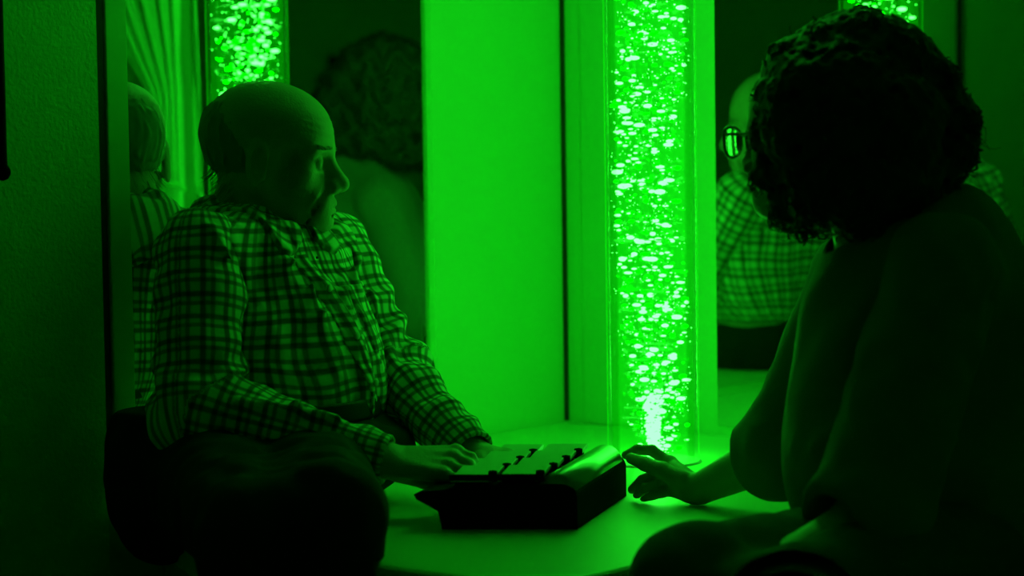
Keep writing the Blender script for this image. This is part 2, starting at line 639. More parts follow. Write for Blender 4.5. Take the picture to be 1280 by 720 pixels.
# dark cord with a weighted end hanging on the left wall
cp = at(5, 216, 4.222)
d_ = (Vector((cp.x, cp.y, 0)) - C0).dot(N1)
ca = (Vector((cp.x, cp.y, 0)) - C0).dot(N2)
cd = thing('hanging_cord', 'dark cord with a rounded weight hanging in front of the textured left wall', 'cord', RP(ca, 0.03, cp.z))
mb = MB()
b0 = RP(ca, 0.03, cp.z)
mb.tube([b0, Vector((b0.x, b0.y, HT - 0.01))], 0.0075, 10)
mb.build('cord', M['seal'], cd)
MB().lathe(b0, [(0, -0.012), (0.008, -0.009), (0.012, -0.002), (0.012, 0.004), (0.008, 0.011), (0.0, 0.014)], 20).build('weight', M['black'], cd)

# ------------------------------------------------------------------ signed distance modelling


def nrm(v):
    v = np.asarray(v, float)
    return v / np.linalg.norm(v)


def frame(f, u=(0, 0, 1)):
    f = nrm(f)
    u = np.asarray(u, float)
    l = nrm(np.cross(u, f))
    u = np.cross(f, l)
    return np.stack([f, l, u], 1)          # columns: forward, left, up


def smin(a, b, k):
    h = np.maximum(k - np.abs(a - b), 0) / k
    return np.minimum(a, b) - h * h * k * 0.25


def smax(a, b, k):
    return -smin(-a, -b, k)


def ell(P, c, r, R=None):
    q = P - np.asarray(c)
    if R is not None:
        q = q @ R
    r = np.asarray(r, float)
    k0 = np.sqrt(((q / r) ** 2).sum(1)) + 1e-9
    k1 = np.sqrt(((q / (r * r)) ** 2).sum(1)) + 1e-9
    return k0 * (k0 - 1) / k1


def sph(P, c, r):
    return np.sqrt(((P - np.asarray(c)) ** 2).sum(1)) - r


def cone(P, a, b, ra, rb, flat=None):
    a = np.asarray(a, float)
    b = np.asarray(b, float)
    ba = b - a
    t = np.clip(((P - a) @ ba) / (ba @ ba), 0, 1)
    return np.sqrt((((P - a) - t[:, None] * ba) ** 2).sum(1)) - (ra + (rb - ra) * t)


def chain(P, pts, rs, k=0.01):
    d = None
    for i in range(len(pts) - 1):
        e = cone(P, pts[i], pts[i + 1], rs[i], rs[i + 1])
        d = e if d is None else smin(d, e, k)
    return d


def vnoise(P, s, seed=0):
    """cheap smooth noise in about -1..1"""
    q = P * s
    a = np.sin(q[:, 0] * 1.0 + 1.7 * np.sin(q[:, 1] * 0.9 + seed) + seed)
    b = np.sin(q[:, 1] * 1.1 + 1.5 * np.sin(q[:, 2] * 1.05 + seed * 2) + 2.1)
    c = np.sin(q[:, 2] * 0.95 + 1.6 * np.sin(q[:, 0] * 1.15 + seed * 3) + 4.2)
    return (a * b + b * c + c * a) / 1.6


def local(P, c, r, fn):
    d = np.sqrt(((P - np.asarray(c)) ** 2).sum(1)) - r
    out = d + 0.03
    m_ = d < 0
    if m_.any():
        out[m_] = fn(P[m_])
    return out


def sdf_mesh(name, fn, lo, hi, h, B=16):
    lo = np.asarray(lo, float)
    hi = np.asarray(hi, float)
    nb = np.ceil((hi - lo) / (h * B)).astype(int)
    ii = np.stack(np.meshgrid(*[np.arange(n) for n in nb], indexing='ij'), -1).reshape(-1, 3)
    cen = lo + (ii + 0.5) * h * B
    d = fn(cen)
    act = ii[np.abs(d) < h * B * 0.866 * 1.45 + 0.012]
    off = np.stack(np.meshgrid(*[np.arange(B + 1)] * 3, indexing='ij'), -1).reshape(-1, 3)
    keys, poss, quads = [], [], []
    big = np.int64(1 << 20)
    key = lambda g: (g[..., 0].astype(np.int64) + 2) * big * big + (g[..., 1].astype(np.int64) + 2) * big + (g[..., 2].astype(np.int64) + 2)
    co8 = np.array([[i, j, k] for i in (0, 1) for j in (0, 1) for k in (0, 1)])
    eds = [(a, b) for a in range(8) for b in range(a + 1, 8) if np.abs(co8[a] - co8[b]).sum() == 1]
    CH = 48
    for c0 in range(0, len(act), CH):
        bl = act[c0:c0 + CH]
        g = (bl[:, None] * B + off[None]).reshape(-1, 3)
        v = fn(lo + g * h).reshape(len(bl), B + 1, B + 1, B + 1)
        s = v < 0
        cor = np.stack([v[:, a:B + a, b:B + b, c:B + c] for a, b, c in co8], -1)
        sg = (cor < 0).sum(-1)
        w = np.argwhere((sg > 0) & (sg < 8))
        if len(w) == 0:
            continue
        cv = cor[w[:, 0], w[:, 1], w[:, 2], w[:, 3]]
        acc = np.zeros((len(w), 3))
        cnt = np.zeros(len(w))
        for a, b in eds:
            x = (cv[:, a] < 0) != (cv[:, b] < 0)
            t = cv[:, a] / np.where(x, cv[:, a] - cv[:, b], 1)
            p = co8[a] + t[:, None] * (co8[b] - co8[a])
            acc += np.where(x[:, None], p, 0)
            cnt += x
        gi = bl[w[:, 0]] * B + w[:, 1:]
        keys.append(key(gi))
        poss.append(lo + (gi + acc / cnt[:, None]) * h)
        for ax in range(3):
            sl = [slice(0, B)] * 3
            sh = list(sl)
            sh[ax] = slice(1, B + 1)
            s0 = s[(slice(None),) + tuple(sl)]
            s1 = s[(slice(None),) + tuple(sh)]
            e = np.argwhere(s0 != s1)
            if len(e) == 0:
                continue
            ins = s0[e[:, 0], e[:, 1], e[:, 2], e[:, 3]]
            ge = bl[e[:, 0]] * B + e[:, 1:]
            u, w2 = (ax + 1) % 3, (ax + 2) % 3
            q = []
            for du, dw in ((-1, -1), (0, -1), (0, 0), (-1, 0)):
                t = ge.copy()
                t[:, u] += du
                t[:, w2] += dw
                q.append(key(t))
            q = np.stack(q, 1)
            q[~ins] = q[~ins][:, ::-1]
            quads.append(q)
    keys = np.concatenate(keys)
    poss = np.concatenate(poss)
    quads = np.concatenate(quads)
    o = np.argsort(keys)
    keys, poss = keys[o], poss[o]
    idx = np.clip(np.searchsorted(keys, quads), 0, len(keys) - 1)
    ok = (keys[idx] == quads).all(1)
    idx = idx[ok].astype(np.int32)
    me = bpy.data.meshes.new(name)
    me.vertices.add(len(poss))
    me.vertices.foreach_set('co', poss.ravel())
    me.loops.add(idx.size)
    me.loops.foreach_set('vertex_index', idx.ravel())
    me.polygons.add(len(idx))
    me.polygons.foreach_set('loop_start', (np.arange(len(idx)) * 4).astype(np.int32))
    me.update(calc_edges=True)
    return me, poss


def weave(me, uv):
    a = me.attributes.new('weave', 'FLOAT_VECTOR', 'POINT')
    a.data.foreach_set('vector', np.concatenate([uv, np.zeros((len(uv), 1))], 1).astype(np.float32).ravel())


def head_sdf(P, O, R, s, old=True):
    L = ((P - O) @ R) / s
    Ls = L.copy()
    Ls[:, 1] = np.abs(Ls[:, 1])
    d = ell(L, (-0.014, 0, 0.034), (0.100, 0.076, 0.087))
    d = smin(d, ell(L, (0.030, 0, 0.030), (0.066, 0.064, 0.066)), 0.03)
    d = smin(d, ell(L, (0.034, 0, -0.040), (0.056, 0.053, 0.070)), 0.03)
    d = smin(d, ell(L, (0.077, 0, -0.070), (0.027, 0.038, 0.035)), 0.025)
    d = smin(d, sph(L, (0.084, 0, -0.098), 0.020), 0.025)
    d = smin(d, cone(Ls, (-0.002, 0.056, -0.045), (0.065, 0.018, -0.100), 0.016, 0.016), 0.025)
    d = smin(d, sph(Ls, (0.056, 0.043, -0.026), 0.021), 0.02)
    d = smin(d, cone(Ls, (0.088, 0.012, 0.016), (0.074, 0.046, 0.014), 0.010, 0.009), 0.014)
    # eye sockets, eyes, lids
    d = smax(d, -ell(Ls, (0.099, 0.031, -0.005), (0.018, 0.019, 0.014)), 0.012)
    eye = sph(Ls, (0.076, 0.031, -0.006), 0.0125)
    lid = smax(sph(Ls, (0.076, 0.031, -0.006), 0.0142), -(np.abs(Ls[:, 2] + 0.0075) - 0.003), 0.003)
    d = smin(d, smin(eye, lid, 0.001), 0.003)
    if old:
        d = smin(d, cone(Ls, (0.084, 0.022, -0.022), (0.074, 0.042, -0.020), 0.004, 0.004), 0.006)
    # nose
    d = smin(d, cone(L, (0.090, 0, 0.004), (0.113, 0, -0.033), 0.0085, 0.0125 if old else 0.010), 0.014)
    d = smin(d, sph(L, (0.116, 0, -0.038), 0.0115 if old else 0.009), 0.008)
    d = smin(d, sph(Ls, (0.106, 0.0135, -0.043), 0.0095), 0.008)
    d = smax(d, -sph(Ls, (0.112, 0.006, -0.0535), 0.004), 0.004)
    # mouth
    d = smin(d, cone(Ls, (0.1020, 0, -0.0680), (0.084, 0.024, -0.072), 0.0072, 0.004), 0.010)
    d = smin(d, cone(Ls, (0.1000, 0, -0.0800), (0.084, 0.022, -0.077), 0.0068, 0.004), 0.009)
    d = smax(d, -cone(Ls, (0.110, 0, -0.0740), (0.087, 0.027, -0.0765), 0.0016, 0.0016), 0.004)
    d = smax(d, -cone(Ls, (0.104, 0.0, -0.0885), (0.095, 0.012, -0.088), 0.003, 0.002), 0.010)
    # folds beside the mouth
    dep = 0.0032 if old else 0.001
    d = smax(d, -cone(Ls, (0.100, 0.021, -0.040), (0.080, 0.037, -0.078), dep, dep), 0.010)
    if old:
        d = smax(d, -cone(Ls, (0.078, 0.030, -0.083), (0.066, 0.034, -0.105), 0.0025, 0.002), 0.010)
        d = smax(d, -cone(Ls, (0.040, 0.060, 0.0), (0.030, 0.062, -0.06), 0.004, 0.006), 0.035)
        for q in (0.040, 0.052, 0.064):
            d = d + 0.0007 * np.exp(-((L[:, 2] - q - 0.004 * np.sin(L[:, 1] * 60)) / 0.0025) ** 2) * (L[:, 0] > 0.06)
    # ear
    er = frame((1, 0.35, 0), (0.22, 0, 1))
    ear = ell(Ls, (-0.008, 0.080, -0.010), (0.020, 0.0075, 0.036), er)
    ear = smax(ear, -ell(Ls, (-0.003, 0.088, -0.010), (0.011, 0.007, 0.022), er), 0.004)
    ear = smin(ear, cone(Ls, (0.004, 0.078, 0.010), (0.002, 0.078, -0.032), 0.0045, 0.006), 0.006)
    d = smin(d, ear, 0.006)
    return d * s


def clip_pad(P, d):
    """cloth and body stop at the padded platform instead of sinking into it"""
    q = P - np.array(C0)
    a = q @ np.array(N2)
    b = q @ np.array(N1)
    e = np.maximum(np.maximum(a - PA, b - PB), np.maximum((a - 1.03) - (b - 0.0) * 0.44, P[:, 2] - PT))
    return smax(d, -e - 0.002 * 0, 0.008)


def clip_wall(P, d):
    q = P - np.array(C0)
    return smax(d, 0.010 - q @ np.array(N1), 0.006)


def to_world(O, R, s, p):
    return O + R @ (np.asarray(p, float) * s)


# ================================================================== THE MAN
mO = A(339, 196, 4.44)
mf = nrm((0.985, -0.10, -0.07))
mR = frame(mf, (0.0, 0.05, 1))
MS = 0.96
nape = to_world(mO, mR, MS, (-0.030, 0, -0.050))
neck0 = A(296, 305, 4.46)
bf = nrm((0.80, -0.60, 0))            # chest direction
bR = frame(bf)
shR, shL = A(250, 318, 4.30), A(412, 316, 4.55)
elR, elL = A(250, 515, 4.22), A(486, 468, 4.47)
wrR, wrL = A(480, 574, 4.16), A(588, 566, 4.30)
chest = A(345, 400, 4.43)
belly = A(372, 470, 4.38)
pelv = A(350, 545, 4.34)
hipR, hipL = A(262, 600, 4.26), A(385, 590, 4.36)
knR, knL = A(318, 672, 3.80), A(414, 645, 3.80)
anR, anL = np.array([knR[0] - 0.02, 3.75, 0.10]), np.array([knL[0] - 0.01, 3.74, 0.10])


def hand(P, wrist, kn, fing, thumb, rs=(0.0095, 0.0085, 0.0072), rw=0.026, k=0.006):
    """palm from wrist to the four knuckles, four fingers and a thumb; all points in the room"""
    d = None
    for i, q in enumerate(kn):
        ww = wrist + (q - kn[1]) * 0.35
        e = cone(P, ww, q, rw * 0.62, 0.0115)
        d = e if d is None else smin(d, e, 0.010)
    for i, f in enumerate(fing):
        sc_ = (1.0, 1.03, 0.97, 0.86)[i]
        pts = [kn[i]] + list(f)
        e = chain(P, pts, [r * sc_ for r in ((rs[0] + 0.001,) + rs)][:len(pts)], 0.003)
        d = smin(d, e, k)
        d = smin(d, sph(P, kn[i] + np.array([0, 0, 0.002]), 0.0108 * sc_), 0.004)
    e = chain(P, thumb, [0.016, 0.0125, 0.0105, 0.0085][:len(thumb)], 0.004)
    return smin(d, e, 0.010)


# right hand, fingers dropped onto the ledge of the box
mk = [A(570, 566, 4.190), A(566, 573, 4.170), A(561, 584, 4.150), A(555, 594, 4.130)]
mfing = [[A(588, 573, 4.180), A(597, 588, 4.165), A(599, 601, 4.155)],
         [A(585, 581, 4.160), A(592, 595, 4.145), A(592, 606, 4.135)],
         [A(579, 590, 4.140), A(585, 601, 4.125), A(584, 609, 4.120)],
         [A(571, 599, 4.120), A(577, 607, 4.110), A(577, 612, 4.105)]]
mth = [A(500, 590, 4.155), A(530, 600, 4.175), A(556, 603, 4.185), A(576, 601, 4.180)]
# left hand resting over the keys
lk = [A(630, 577, 4.255), A(633, 573, 4.275), A(634, 571, 4.295), A(633, 570, 4.315)]
lfing = [[A(642, 580, 4.235), A(649, 584, 4.22), A(653, 588, 4.21)],
         [A(649, 576, 4.26), A(658, 579, 4.25), A(664, 583, 4.24)],
         [A(650, 573, 4.285), A(660, 576, 4.275), A(666, 579, 4.265)],
         [A(647, 571, 4.31), A(655, 573, 4.30), A(660, 576, 4.295)]]
lth = [A(600, 578, 4.26), A(610, 587, 4.235), A(618, 592, 4.215), A(626, 596, 4.205)]


def man_body(P):
    d = cone(P, nape, neck0, 0.050, 0.058)
    d = smin(d, ell(P, chest, (0.095, 0.155, 0.145), bR), 0.06)
    d = smin(d, cone(P, shR, shL, 0.045, 0.045), 0.05)
    d = smin(d, ell(P, belly, (0.105, 0.135, 0.12), bR), 0.06)
    d = smin(d, ell(P, pelv, (0.10, 0.15, 0.10), bR), 0.06)
    d = smin(d, chain(P, [shR, elR, wrR], [0.048, 0.038, 0.025], 0.02), 0.03)
    d = smin(d, chain(P, [shL, elL, wrL], [0.048, 0.038, 0.025], 0.02), 0.03)
    d = smin(d, chain(P, [hipR, knR, anR], [0.078, 0.052, 0.036], 0.03), 0.04)
    d = smin(d, chain(P, [hipL, knL, anL], [0.078, 0.052, 0.036], 0.03), 0.04)
    for a in (anR, anL):
        d = smin(d, cone(P, a + [0, 0, -0.05], a + [0.02, -0.15, -0.07], 0.032, 0.024), 0.02)
    d = smin(d, local(P, mO, 0.19, lambda Q: head_sdf(Q, mO, mR, MS, True)), 0.02)
    d = smin(d, local(P, (wrR + mfing[0][0]) / 2, 0.12, lambda Q: hand(Q, wrR, mk, mfing, mth)), 0.012)
    d = smin(d, local(P, (wrL + lfing[0][0]) / 2, 0.12, lambda Q: hand(Q, wrL, lk, lfing, lth)), 0.012)
    return clip_wall(P, clip_pad(P, d))


man = thing('person', 'elderly balding man in a checked shirt, both hands at the black box', 'person', (float(pelv[0]), float(pelv[1]), PT))
HB = 0.0025
me, _ = sdf_mesh('body', man_body, (-0.72, 3.6, 0.0), (0.06, 4.75, 1.14), HB)
link('body', me, M['skin'], man)

# --- shirt


def ridge(P, a, b, w, hgt):
    """a soft cloth ridge between two points"""
    dd = cone(P, a, b, 0, 0)
    return hgt * np.exp(-(dd / w) ** 2)


TF = [  # folds of the shirt front and side: (from, to, width, height)
    (A(400, 300, 4.34), A(385, 400, 4.30), 0.010, 0.010),
    (A(385, 400, 4.30), A(410, 480, 4.28), 0.010, 0.008),
    (A(425, 310, 4.38), A(440, 420, 4.34), 0.011, 0.008),
    (A(445, 330, 4.42), A(455, 470, 4.38), 0.012, 0.009),
    (A(330, 330, 4.32), A(400, 320, 4.33), 0.009, 0.009),
    (A(340, 430, 4.28), A(420, 380, 4.30), 0.010, 0.007),
    (A(350, 380, 4.30), A(350, 480, 4.27), 0.012, 0.008),
]


def shirt_torso(P):
    d = ell(P, chest + [0, 0, 0.0], (0.112, 0.172, 0.160), bR)
    d = smin(d, cone(P, shR + [0.02, 0.02, 0.0], shL + [-0.01, 0, 0], 0.062, 0.054), 0.04)
    d = smin(d, cone(P, neck0 + [-0.012, 0, -0.015], chest, 0.070, 0.09), 0.04)
    d = smin(d, ell(P, belly, (0.125, 0.150, 0.125), bR), 0.06)
    d = smin(d, ell(P, belly + bR @ np.array([0.03, -0.03, -0.045]), (0.10, 0.12, 0.075), bR), 0.05)
    for e_ in (A(246, 322, 4.38), A(400, 318, 4.52)):
        d = smin(d, cone(P, neck0 + np.array([-0.014, 0.01, 0.022]), e_, 0.046, 0.058), 0.03)
    fold = 0.0045 * vnoise(P * np.array([1.0, 1.0, 0.45]), 42, 1.0) + 0.0025 * vnoise(P * np.array([1, 1, .6]), 95, 2.2)
    d = d + fold
    for a, b, w, hh in TF:
        d = d - ridge(P, a, b, w * 0.75, hh * 1.3)
    # button placket
    Q = (P - belly) @ bR
    d = d - 0.0035 * np.exp(-np.maximum(np.abs(Q[:, 1] - 0.0 - 0.012 * np.sin(Q[:, 2] * 18)) - 0.015, 0) ** 2 / 0.000003) * (Q[:, 0] > 0)
    top = P[:, 2] - (A(300, 300, 4.4)[2] + 0.035)
    # opening for the neck
    d = smax(d, -cone(P, nape + [0.012, 0, 0], neck0 + [0.02, -0.006, -0.03], 0.056, 0.060), 0.008)
    d = smax(d, (pelv[2] - 0.0) - P[:, 2] + 0.01 * vnoise(P, 30, 4), 0.01)
    return clip_wall(P, d)


lo = np.minimum(np.minimum(shR, shL), pelv) - 0.16
hi = np.maximum(np.maximum(shR, shL), neck0) + 0.16
me, pos = sdf_mesh('shirt', shirt_torso, (-0.68, 4.15, 0.50), (-0.02, 4.78, 1.10), 0.003)
Q = (pos - chest) @ bR
u = np.arctan2(Q[:, 1], Q[:, 0] + 0.02) * 0.155
wv = np.stack([u + 0.004 * vnoise(pos, 18, 3), Q[:, 2] + 0.10 * Q[:, 0] * 0 + 0.004 * vnoise(pos, 20, 6)], 1)
weave(me, wv)
shirt = link('shirt', me, M['plaid'], man)


def polyline_coords(pos, pts):
    best = np.full(len(pos), 1e9)
    along = np.zeros(len(pos))
    ang = np.zeros(len(pos))
    L0 = 0
    for i in range(len(pts) - 1):
        a, b = pts[i], pts[i + 1]
        ba = b - a
        n_ = np.linalg.norm(ba)
        t = ((pos - a) @ ba) / n_ ** 2
        tc_ = np.clip(t, 0, 1)
        rel = pos - a - tc_[:, None] * ba
        dist = np.linalg.norm(rel, axis=1)
        fr = frame(ba, (0.3, 0.9, 0.25))
        q = rel @ fr
        an = np.arctan2(q[:, 1], q[:, 2])
        m_ = dist < best
        tt = t if len(pts) == 2 else np.where((t < 0) & (i == 0), t, np.where((t > 1) & (i == len(pts) - 2), t, tc_))
        along[m_] = (L0 + tt * n_)[m_]
        ang[m_] = an[m_]
        best[m_] = dist[m_]
        L0 += n_
    return along, ang


def sleeve(sh, el, wr, rads, seed, extra=()):
    wr2 = el + (wr - el) * 1.02
    L1 = np.linalg.norm(el - sh)

    def fn(P):
        d = chain(P, [sh, el, wr2], rads, 0.035)
        al, an = polyline_coords(P, [sh, el, wr2])
        damp = 0.4 + 1.0 * np.exp(-((al - L1) / 0.09) ** 2)
        d = d + 0.0065 * damp * np.sin(al * 95 + 2.2 * np.sin(an + seed) + 1.4 * np.sin(an * 2 + al * 20)) * np.clip(0.6 + 0.4 * np.sin(an + seed), 0, 1)
        d = d + 0.004 * vnoise(P, 50, seed)
        for a, b, w, hh in extra:
            d = d - ridge(P, a, b, w, hh)
        # cuff band
        n_ = nrm(wr2 - el)
        t = (P - el) @ n_
        Lf = np.linalg.norm(wr2 - el)
        cuff = np.maximum(np.abs(cone(P, wr2 - n_ * 0.05, wr2, 0.036, 0.036)) - 0.0015, 0) * 0 + cone(P, wr2 - n_ * 0.045, wr2 - n_ * 0.004, 0.036, 0.037)
        d = smin(d, cuff, 0.006)
        d = smax(d, t - Lf, 0.003)
        # hollow where the wrist comes out
        d = smax(d, -cone(P, wr2 - n_ * 0.035, wr2 + n_ * 0.05, 0.030, 0.033), 0.002)
        return d
    return fn, [sh, el, wr2]


fn, pl = sleeve(shR + [0.0, 0, 0.0], elR, wrR, [0.068, 0.066, 0.037], 1.0, [
    (A(262, 285, 4.25), A(318, 360, 4.23), 0.010, 0.014), (A(318, 360, 4.23), A(326, 455, 4.19), 0.009, 0.016),
    (A(330, 455, 4.17), A(372, 500, 4.15), 0.010, 0.016), (A(300, 500, 4.15), A(420, 520, 4.15), 0.010, 0.012)])
lo = np.min(pl, 0) - 0.13
hi = np.max(pl, 0) + 0.13
me, pos = sdf_mesh('sleeve', fn, lo, hi, 0.003)
al, an = polyline_coords(pos, pl)
weave(me, np.stack([an * 0.062, al], 1))
link('sleeve', me, M['plaid'], shirt)
fn, pl = sleeve(shL, elL, wrL, [0.066, 0.055, 0.037], 2.5, [
    (A(440, 310, 4.48), A(455, 420, 4.44), 0.008, 0.010), (A(450, 320, 4.48), A(495, 470, 4.40), 0.008, 0.010)])
lo = np.min(pl, 0) - 0.13
hi = np.max(pl, 0) + 0.13
me, pos = sdf_mesh('sleeve', fn, lo, hi, 0.003)
al, an = polyline_coords(pos, pl)
weave(me, np.stack([an * 0.058, al], 1))
link('sleeve', me, M['plaid'], shirt)

# collar: a folded band round the neck with two points


def collar_polar(P):
    c0 = neck0 + np.array([0.020, -0.008, 0.020])
    ax = nrm(np.array([0.42, -0.20, 0.88]))
    rel = P - c0
    h_ = rel @ ax
    rr = np.linalg.norm(rel - h_[:, None] * ax, axis=1)
    fr = frame(bf - ax * (bf @ ax), ax)
    q = rel @ fr
    return h_, rr, np.arctan2(q[:, 1], q[:, 0])


def collar(P):
    h_, rr, an = collar_polar(P)
    reach = 0.098 + 0.042 * np.exp(-((np.abs(an) - 0.42) / 0.30) ** 2)
    flap = smax(shirt_torso(P) - 0.0075, rr - reach, 0.003)
    flap = smax(flap, 0.12 + np.clip(0.5 - rr * 4, -0.2, 0.2) * 0 - np.abs(an), 0.01)
    flap = smax(flap, -(h_ + 0.09), 0.004)
    stand = smax(np.abs(rr - 0.066) - 0.003, np.abs(h_ - 0.012) - 0.022, 0.003)
    return smin(flap, smax(stand, 0.15 - np.abs(an), 0.01), 0.004) * 0.8


me, pos = sdf_mesh('collar', collar, neck0 - 0.19, neck0 + 0.19, 0.0025)
h_, rr, an = collar_polar(pos)
weave(me, np.stack([(an + 0.4) * 0.085, rr * 1.0 + 0.004], 1))
link('collar', me, M['plaid'], shirt)

# button placket and chest pocket lie on the shirt front


def placket_mid(Qz):
    return -0.030 + 0.030 * np.clip((0.10 - Qz) / 0.25, 0, 1) + 0.004 * np.sin(Qz * 40)


def placket(P):
    Q = (P - chest) @ bR
    d = smax(shirt_torso(P) - 0.0032, np.abs(Q[:, 1] - placket_mid(Q[:, 2])) - 0.015, 0.002)
    d = smax(d, -Q[:, 0] + 0.02, 0.002)
    return smax(d, Q[:, 2] - 0.105, 0.003)


me, pos = sdf_mesh('placket', placket, (-0.50, 4.15, 0.52), (-0.10, 4.60, 1.05), 0.0025)
Q = (pos - chest) @ bR
weave(me, np.stack([Q[:, 1] - placket_mid(Q[:, 2]) + 0.010, Q[:, 2] + 0.008], 1))
link('placket', me, M['plaid'], shirt)


def pocket(P):
    Q = (P - chest) @ bR
    e = np.maximum(np.abs(Q[:, 1] - 0.075) - 0.045, np.abs(Q[:, 2] - 0.005) - 0.050)
    d = smax(shirt_torso(P) - 0.0035, e, 0.002)
    return smax(d, -Q[:, 0] + 0.01, 0.002)


me, pos = sdf_mesh('pocket', pocket, (-0.50, 4.15, 0.60), (-0.05, 4.65, 1.05), 0.0025)
Q = (pos - chest) @ bR
weave(me, np.stack([Q[:, 1] * 1.0 + 0.006, Q[:, 2] + 0.012], 1))
link('pocket', me, M['plaid'], shirt)
for qz in (0.055, -0.015, -0.085):
    p = chest + bR @ np.array([0.30, float(placket_mid(np.array(qz))), qz])
    for _ in range(60):
        dd = float(shirt_torso(p[None])[0]) - 0.0045
        if dd < 0.0003:
            break
        p = p - bR[:, 0] * dd * 0.6
    mb = MB()
    mb.tube([Vector(p), Vector(p + bR[:, 0] * 0.0015), Vector(p + bR[:, 0] * 0.0022)], [0.0055, 0.0055, 0.004], 16)
    mb.build('button', M['key'], shirt)


def trousers_man(P):
    d = ell(P, pelv + [0, 0, -0.02], (0.135, 0.165, 0.125), bR)
    d = smin(d, chain(P, [hipR, knR, anR], [0.098, 0.072, 0.062], 0.03), 0.04)
    d = smin(d, chain(P, [hipL, knL, anL], [0.098, 0.068, 0.062], 0.03), 0.04)
    d = smin(d, ell(P, A(450, 562, 4.34), (0.085, 0.09, 0.055)), 0.04)
    d = smin(d, ell(P, A(200, 590, 4.32), (0.085, 0.10, 0.14)), 0.05)
    d = d + 0.004 * vnoise(P, 45, 5)
    d = smax(d, P[:, 2] - (pelv[2] + 0.045), 0.01)
    d = smax(d, 0.08 - P[:, 2], 0.005)
    return clip_wall(P, clip_pad(P, d - 0.0))


me, _ = sdf_mesh('trousers', trousers_man, (-0.75, 3.65, 0.04), (0.05, 4.62, 0.75), 0.005)
tr = link('trousers', me, M['trouser'], man)


def belt(P):
    Q = (P - pelv) @ bR
    core = ell(P, pelv + [0, 0, 0.0], (0.142, 0.170, 0.30), bR)
    d = smax(np.abs(core) - 0.003, np.abs(Q[:, 2] - 0.045) - 0.016, 0.003)
    return d


me, _ = sdf_mesh('belt', belt, pelv - 0.2, pelv + 0.2, 0.003)
bl = link('belt', me, M['leather'], man)
bp_ = A(427, 518, 4.245)
mb = MB()
Rb = Matrix([[float(x) for x in r] for r in bR])
mb.box(bp_, (0.006, 0.010, 0.016), Rb, 0.0015)
mb.build('buckle', M['metal'], bl)


def shoes(P, a):
    d = cone(P, a + [0, 0.01, -0.045], a + [0.02, -0.15, -0.062], 0.044, 0.036)
    return smax(d, 0.002 - P[:, 2], 0.004)


for a in (anR, anL):
    me, _ = sdf_mesh('shoe', lambda P: shoes(P, a), a - [0.1, 0.25, 0.12], a + [0.12, 0.1, 0.06], 0.004)
    link('shoe', me, M['leather'], man)

# thin grey hair round the back of the head


def man_hair(P):
    L = ((P - mO) @ mR) / MS
    base = ell(L, (-0.014, 0, 0.034), (0.100, 0.076, 0.087))
    base = smin(base, ell(L, (0.034, 0, -0.040), (0.056, 0.053, 0.070)), 0.03)
    g = L[:, 0] * 0.80 + L[:, 2] * 0.60 + 0.008
    d = base * MS + 0.002 - 0.0060 * np.clip(-g / 0.035, 0, 1) - 0.0012 * vnoise(P * np.array([1, 1, .3]), 260, 2)
    d = smax(d, -0.072 - L[:, 2] + 0.005 * np.sin(L[:, 1] * 240), 0.01)
    d = smax(d, L[:, 0] - 0.012, 0.01)
    return d


me, _ = sdf_mesh('hair', man_hair, mO - 0.14, mO + 0.14, 0.0025)
hr = link('hair', me, M['greyhair'], man)
mb = MB()
for i in range(110):
    a_ = random.uniform(-1.1, 1.1)
    zz = random.uniform(-0.075, -0.02)
    p0 = np.array([-0.014 - 0.088 * math.cos(a_) * math.sqrt(max(0, 1 - ((zz - 0.034) / 0.12) ** 2)), 0.066 * math.sin(a_), zz])
    out = np.array([-math.cos(a_), math.sin(a_), 0])
    ln = random.uniform(0.016, 0.034)
    pts = [to_world(mO, mR, MS, p0 + out * (0.002 + ln * 0.55 * t * t + 0.004 * math.sin(3 * t)) + np.array([0, 0, -ln * (t - 0.35 * t * t)])) for t in (0, .33, .66, 1)]
    mb.tube(pts, [0.0006, 0.0005, 0.0004, 0.0002], 4, False)
mb.build('hair_strands', M['greyhair'], hr)
for sgn in (1, -1):
    mb = MB()
    for i in range(70):
        q = random.random()
        p0 = np.array([0.094 - 0.018 * q, sgn * (0.012 + 0.036 * q), 0.020 + random.uniform(-.003, .003)])
        pts = [to_world(mO, mR, MS, p0 + np.array([0.008 * t, sgn * 0.010 * t, 0.004 * t - 0.006 * t * t])) for t in (0, .5, 1)]
        mb.tube(pts, [0.0006, 0.0005, 0.0002], 4, False)
    mb.build('eyebrow', M['greyhair'], man)

# ================================================================== THE BOX WITH KEYS
bx0, bx1 = at(553, 664, 4.045), at(722, 667, 4.03)
bx0.z = bx1.z = PT
bxb = at(783, 624, 4.335)
bxb.z = PT
ex = (bx1 - bx0).normalized()
ey = (bxb - bx1).normalized()
BW = (bx1 - bx0).length
BD = (bxb - bx1).length
BH = 0.066


def bp(x, y, z):
    return bx0 + ex * x + ey * y + Vector((0, 0, z))


def bprism(mb, poly, y0, y1):
    """poly in (x,z), run from y0 to y1 of the box"""
    n = len(poly)
    V = [bp(x, y0, z) for x, z in poly] + [bp(x, y1, z) for x, z in poly]
    Fc = [tuple(range(n))[::-1][::-1], tuple(range(n, 2 * n))[::-1]]
    for i in range(n):
        j = (i + 1) % n
        Fc.append((j, i, n + i, n + j))
    mb.add(V, Fc)
    return mb


